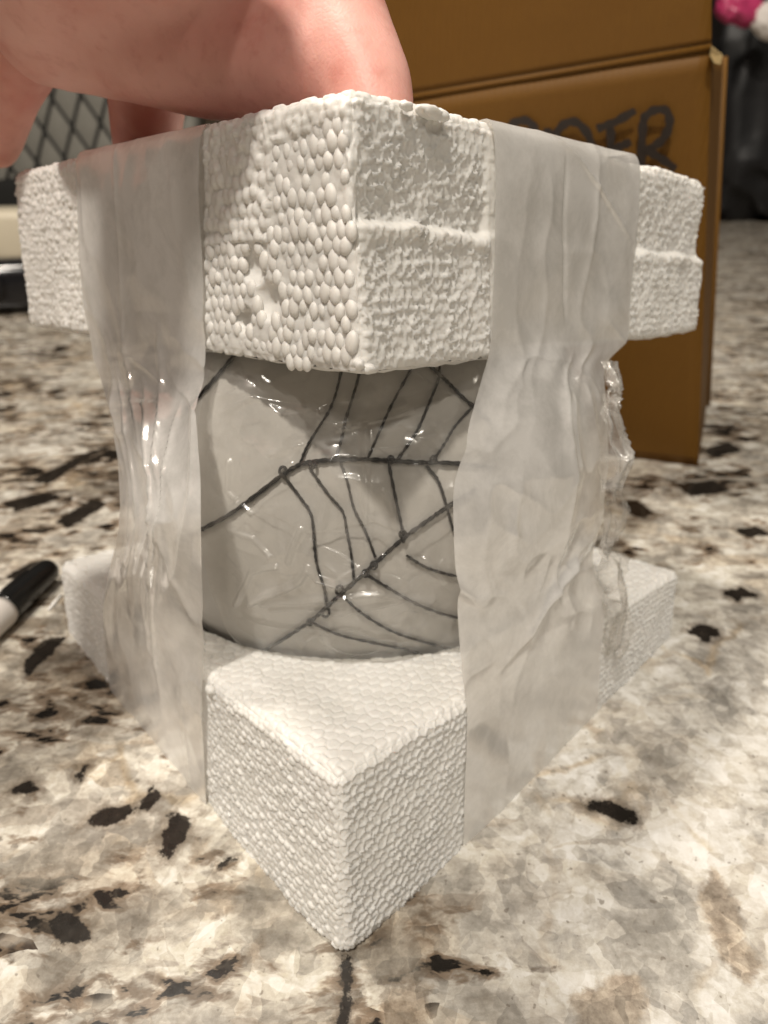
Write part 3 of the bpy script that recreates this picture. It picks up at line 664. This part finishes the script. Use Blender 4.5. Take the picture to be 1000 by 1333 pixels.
BR, TR = fp(909, 607), fp(926, 67); TL = fp(360, 160); BL = BR+np.array([-math.cos(PHI), math.sin(PHI), 0])*np.linalg.norm(TR-TL)
slab('front_panel', [BL, BR, TR, TL], nfp, .004, M_CARD, bulge=.002)
up_ = unit(TR-BR); fl_n = unit(nfp+np.array([0, 0, -.10]))
slab('top_flap', [TL+up_*.003, TR+up_*.003, fp(928, -180, -.003), fp(345, -150, -.003)], nfp, .004, M_CARD, seed=5)
# scored fold line: a low ridge pressed along the hinge
V, Fc = tube([TL-nfp*.0003+up_*.0015, (TL+TR)/2-nfp*.0003+up_*.0015, TR-nfp*.0003+up_*.0015], .0012, 8); mesh_obj('fold_ridge', local(V, box), Fc, M_CARD, box)
dep = np.array([math.sin(PHI), math.cos(PHI), 0]); SB, ST = pix(918, 588, 0), pix(941, 76, 0)
def at_depth(px, py, t): return pix(px, py, t)
tB = (BR-C0)@WF; tT = (TR-C0)@WF
SBk, STk = pix(917.5, 590, tB+.10), pix(942, 74, tT+.10)
ns = unit(np.cross(SBk-BR, TR-BR)); ns = ns*np.sign(ns[0])
slab('side_panel', [BR, SBk, STk, TR], ns, .004, M_CARD, seed=8)
V, Fc = tube([SBk, (SBk+STk)/2, STk], .0022, 8); mesh_obj('side_edge', local(V, box), Fc, M_CARD, box)
# back wall and floor of the box
BLk, TLk = BL+dep*.28, TL+dep*.28
slab('back_panel', [BLk, BR+dep*.28, TR+dep*.28, TLk], nfp, .004, M_CARD, 6, 6); slab('side_panel', [BL, BLk, TLk, TL], unit(np.cross(TL-BL, BLk-BL)), .004, M_CARD, 6, 6)
cr = [pix(926, 60, tT-.002), pix(941, 72, tT+.02), pix(938, 84, tT+.01), pix(930, 82, tT-.001), pix(924, 72, tT-.002)]
V = [p for p in cr]+[p-nfp*.004 for p in cr]; Fc = [[0, 1, 2, 3, 4], [9, 8, 7, 6, 5]]+[[i, (i+1) % 5, 5+(i+1) % 5, 5+i] for i in range(5)]
mesh_obj('torn_corner', local(V, box), Fc, M_RAW, box, smooth=False)
letters = {
 'S': [[(648,176),(632,166),(614,172),(606,190),(618,206),(636,214),(642,232),(628,248),(606,244)]],
 'P': [[(668,250),(666,205),(664,166)], [(660,170),(672,158),(688,156),(698,168),(696,188),(682,200),(668,204)]],
 'I': [[(714,165),(716,205),(718,245)]],
 'D': [[(729,245),(728,205),(726,172)], [(722,176),(736,160),(752,158),(768,176),(772,205),(762,232),(732,246)]],
 'E': [[(796,165),(796,205),(798,240)], [(778,166),(800,158),(828,142)], [(797,193),(812,187),(822,182)], [(798,240),(815,236),(830,230)]],
 'R': [[(836,240),(836,195),(838,158),(842,148)], [(838,152),(852,142),(868,143),(872,160),(864,178),(850,190),(840,196)], [(842,194),(858,202),(880,218)]]}
for ch, st in letters.items():
    V, Fc = [], []
    for q, s_ in enumerate(st):
        n_ = len(s_)*7; p2 = smooth_path(s_, n_); g = np.gradient(p2, axis=0); g /= np.linalg.norm(g, axis=1)[:, None]; nn = np.stack([-g[:, 1], g[:, 0]], 1)
        wd = 5.5+.8*np.sin(np.arange(n_)*.9+q); wd[0] *= .7; wd[-1] *= .6; o0 = len(V)
        for i in range(n_):
            for sg in (-1, 1): x, y = p2[i]+nn[i]*sg*wd[i]; V.append(fp(x, y, .0028+.00025*q))
        for i in range(n_-1): a = o0+2*i; Fc.append([a, a+1, a+3, a+2])
    lt = mesh_obj('letter', local(V, box), Fc, M_INK, box, smooth=False); lt['label'] = 'black marker letter ' + ch + ' on the box'

# ------------------------------------------------------------------ black bag with a pink bundle, far right
def blob(name, ctr, ax, mat, seed, amp, fs, parent=None, sub=5, power=.55):
    bm = bmesh.new(); bmesh.ops.create_icosphere(bm, subdivisions=sub, radius=1)
    me = bpy.data.meshes.new(name); P = np.array([v.co[:] for v in bm.verts])
    Q = np.sign(P)*np.abs(P)**power; a, b = np.arctan2(P[:, 1], P[:, 0]), P[:, 2]
    n = (1-np.abs(2*fbm(np.cos(a)*fs+b*2+9, np.sin(a)*fs+b*1.3+5, seed, 4)-1))**2+.6*(fbm(P[:, 0]*fs*1.5+P[:, 2]*2, P[:, 1]*fs*1.5-P[:, 2]*3, seed+3, 4)-.5)
    Q = Q*(1+amp*(n-.4))[:, None]*np.array(ax)
    for v, q in zip(bm.verts, Q): v.co = q
    for f_ in bm.faces: f_.smooth = True
    bm.to_mesh(me); bm.free(); me.materials.append(mat)
    o = bpy.data.objects.new(name, me); o.location = ctr; return link(o, parent)
g0 = ground(960, 290); bag_t = (g0-C0)@WF
bagc = ground(1085, 288)+np.array([0, .12, .0])
bag = blob('black_bag', (bagc[0]-.02, bagc[1], .24), (.29, .16, .25), plain('black_nylon', (.010, .010, .011), .45, .4, nscale=30, namp=.3, bump=.002), 5, .16, 2.2)
tag(bag, 'slouching black bag standing on the far counter right of the box', 'bag')
V, Fc = tube(smooth_path([np.array([-.10, -.155, .05]), np.array([-.06, -.175, .12]), np.array([.02, -.17, .15]), np.array([.10, -.155, .10])], 24), .008, 8)
mesh_obj('handle', V, Fc, plain('black_strap', (.02, .02, .02), .6), bag)
pt = bag_t-.24
pk = empty('pink_bundle', pix(965, 12, pt)); tag(pk, 'bright pink bundle with a white wrapped end lying on top of the black bag', 'bundle')
kL = pt/F
a_, b_ = pix(935, -12, pt), pix(1000, 22, pt)
pb = blob('wrap', (0, 0, 0), (30*kL, 16*kL, 15*kL), plain('pink_satin', (.55, .05, .16), .3, .6, nscale=60, namp=.4), 15, .3, 3, pk, 4, .8); pb.rotation_euler = (0, .25, 0)
wb = blob('white_end', (pix(1003, 28, pt)-pix(965, 12, pt)), (24*kL, 15*kL, 17*kL), plain('white_cloth', (.75, .70, .66), .6), 18, .25, 3, pk, 4, .8); wb.rotation_euler = (0, .5, 0)

# ------------------------------------------------------------------ marker pen on the counter, left
ma, mb = ground(62, 742, .0059), ground(6, 793, .0059); md_ = unit(mb-ma); pen = empty('marker_pen', ma)
tag(pen, 'marker pen with a black cap and white barrel lying left of the lower block', 'marker pen')
CL = float(np.linalg.norm(mb-ma)); print('cap', CL)
V, Fc = tube([ma-ma+md_*x for x in (-.0022, -.0016, 0, .004, CL*.5, CL-.0008, CL)], [.0024, .0039, .0047, .0050, .0054, .0057, .0056], 28); mesh_obj('cap', V, Fc, plain('black_plastic', (.008, .008, .008), .16, .5), pen)
V, Fc = tube([md_*x for x in (CL+.0003, CL+.0025, CL+.06, CL+.09, CL+.092)], [.0055, .0059, .0059, .0056, .004], 28); mesh_obj('barrel', V, Fc, plain('white_plastic', (.74, .70, .66), .3, .5), pen)
V, Fc = tube([md_*x+np.array([0, 0, .0050])+np.cross(md_, [0, 0, 1])*.002 for x in (CL*.3, CL*.45, CL*.7, CL*.85, CL*.92)], [.0003, .0007, .0008, .0008, .0003], 10); mesh_obj('clip', V, Fc, plain('black_plastic_clip', (.01, .01, .01), .18, .5), pen)
# splinter
sa, sb = ground(63, 794, .0006), ground(80, 774, .0006); sp = sa
V, Fc = tube([sa, (sa+sb)/2, sb], [.0004, .0007, .0004], 8); st_ = mesh_obj('foam_splinter', V, Fc, M_FOAM); tag(st_, 'tiny white foam splinter between marker pen and lower block', 'splinter')

# ------------------------------------------------------------------ things far left
def rbox(name, size, bev, mat, parent=None, seg=4):
    bm = bmesh.new(); bmesh.ops.create_cube(bm, size=1); bmesh.ops.scale(bm, vec=size, verts=bm.verts)
    bmesh.ops.bevel(bm, geom=bm.edges[:], offset=bev, segments=seg, affect='EDGES', profile=.5)
    for f_ in bm.faces: f_.smooth = True
    me = bpy.data.meshes.new(name); bm.to_mesh(me); bm.free(); me.materials.append(mat); return link(bpy.data.objects.new(name, me), parent)
g = ground(-15, 412); gad = empty('tool_case', (g[0], g[1]+.03, 0)); gad.rotation_euler = (0, 0, .3); tag(gad, 'glossy black plastic tool with a round hole lying on the far left counter', 'tool')
MB_ = plain('gloss_black', (.010, .010, .012), .18, .5)
b1 = rbox('body', (.17, .06, .05), .014, MB_, gad); b1.location = (-.03, 0, .026)
V, Fc = tube([np.array([.0+.012*math.cos(a), -.031, .031+.012*math.sin(a)]) for a in np.linspace(0, 2*math.pi, 25)], .003, 8, False); mesh_obj('hole_rim', V, Fc, MB_, gad)
g = ground(-40, 345); tray = rbox('cream_case', (.30, .12, .07), .012, plain('cream_plastic', (.60, .54, .42), .4, nscale=20, namp=.06)); tray.location = (g[0]-.02, g[1]+.06, .038); tray.rotation_euler = (0, 0, .12)
tag(tray, 'low cream coloured case lying beyond the black tool at far left', 'case')
# quilted grey bag seen between the fingers
qc = pix(95, 165, 1.75); Mq = plain('grey_quilting', (.27, .26, .23), .75, nscale=60, namp=.15); Mk = plain('dark_seam', (.02, .02, .019), .7)
qb = empty('quilted_bag', (qc[0], qc[1], qc[2])); tag(qb, 'grey diamond quilted bag with a black base seen between the fingers', 'bag')
nq = 90; U, T_ = np.meshgrid(np.linspace(-.32, .32, nq), np.linspace(-.10, .25, nq), indexing='ij')
pd = .075; aa, bb = (U+.55*T_)/pd, (U-.55*T_)/pd
puff = np.abs(np.sin(math.pi*aa))*np.abs(np.sin(math.pi*bb))
V = np.stack([U, -.009*np.sqrt(puff), T_+.2*U*.6], -1).reshape(-1, 3)
k = len(V); V = np.vstack([V, V*np.array([1, 0, 1])+np.array([0, .12, 0])]); Fc = grid_faces(nq, nq).tolist()+grid_faces(nq, nq, k, True).tolist()
rim = [i*nq for i in range(nq)]+[(nq-1)*nq+j for j in range(1, nq)]+[i*nq+nq-1 for i in range(nq-2, -1, -1)]+[j for j in range(nq-2, 0, -1)]
for a, b in zip(rim, rim[1:]+rim[:1]): Fc.append([b, a, a+k, b+k])
mesh_obj('quilted_side', V, Fc, Mq, qb)
for sg in (1, -1):
    for q in range(-7, 8):
        pts = [np.array([q*pd-sg*.55*z, -.004, z+.12*(q*pd-sg*.55*z)]) for z in np.linspace(-.10, .25, 12) if abs(q*pd-sg*.55*z) < .32]
        if len(pts) > 2: V, Fc = tube(pts, .0045, 6); mesh_obj('seam', V, Fc, Mk, qb)
kb = rbox('base_band', (.70, .15, .10), .02, Mk, qb); kb.location = (0, .05, -.145); kb.rotation_euler = (0, -.12, 0)
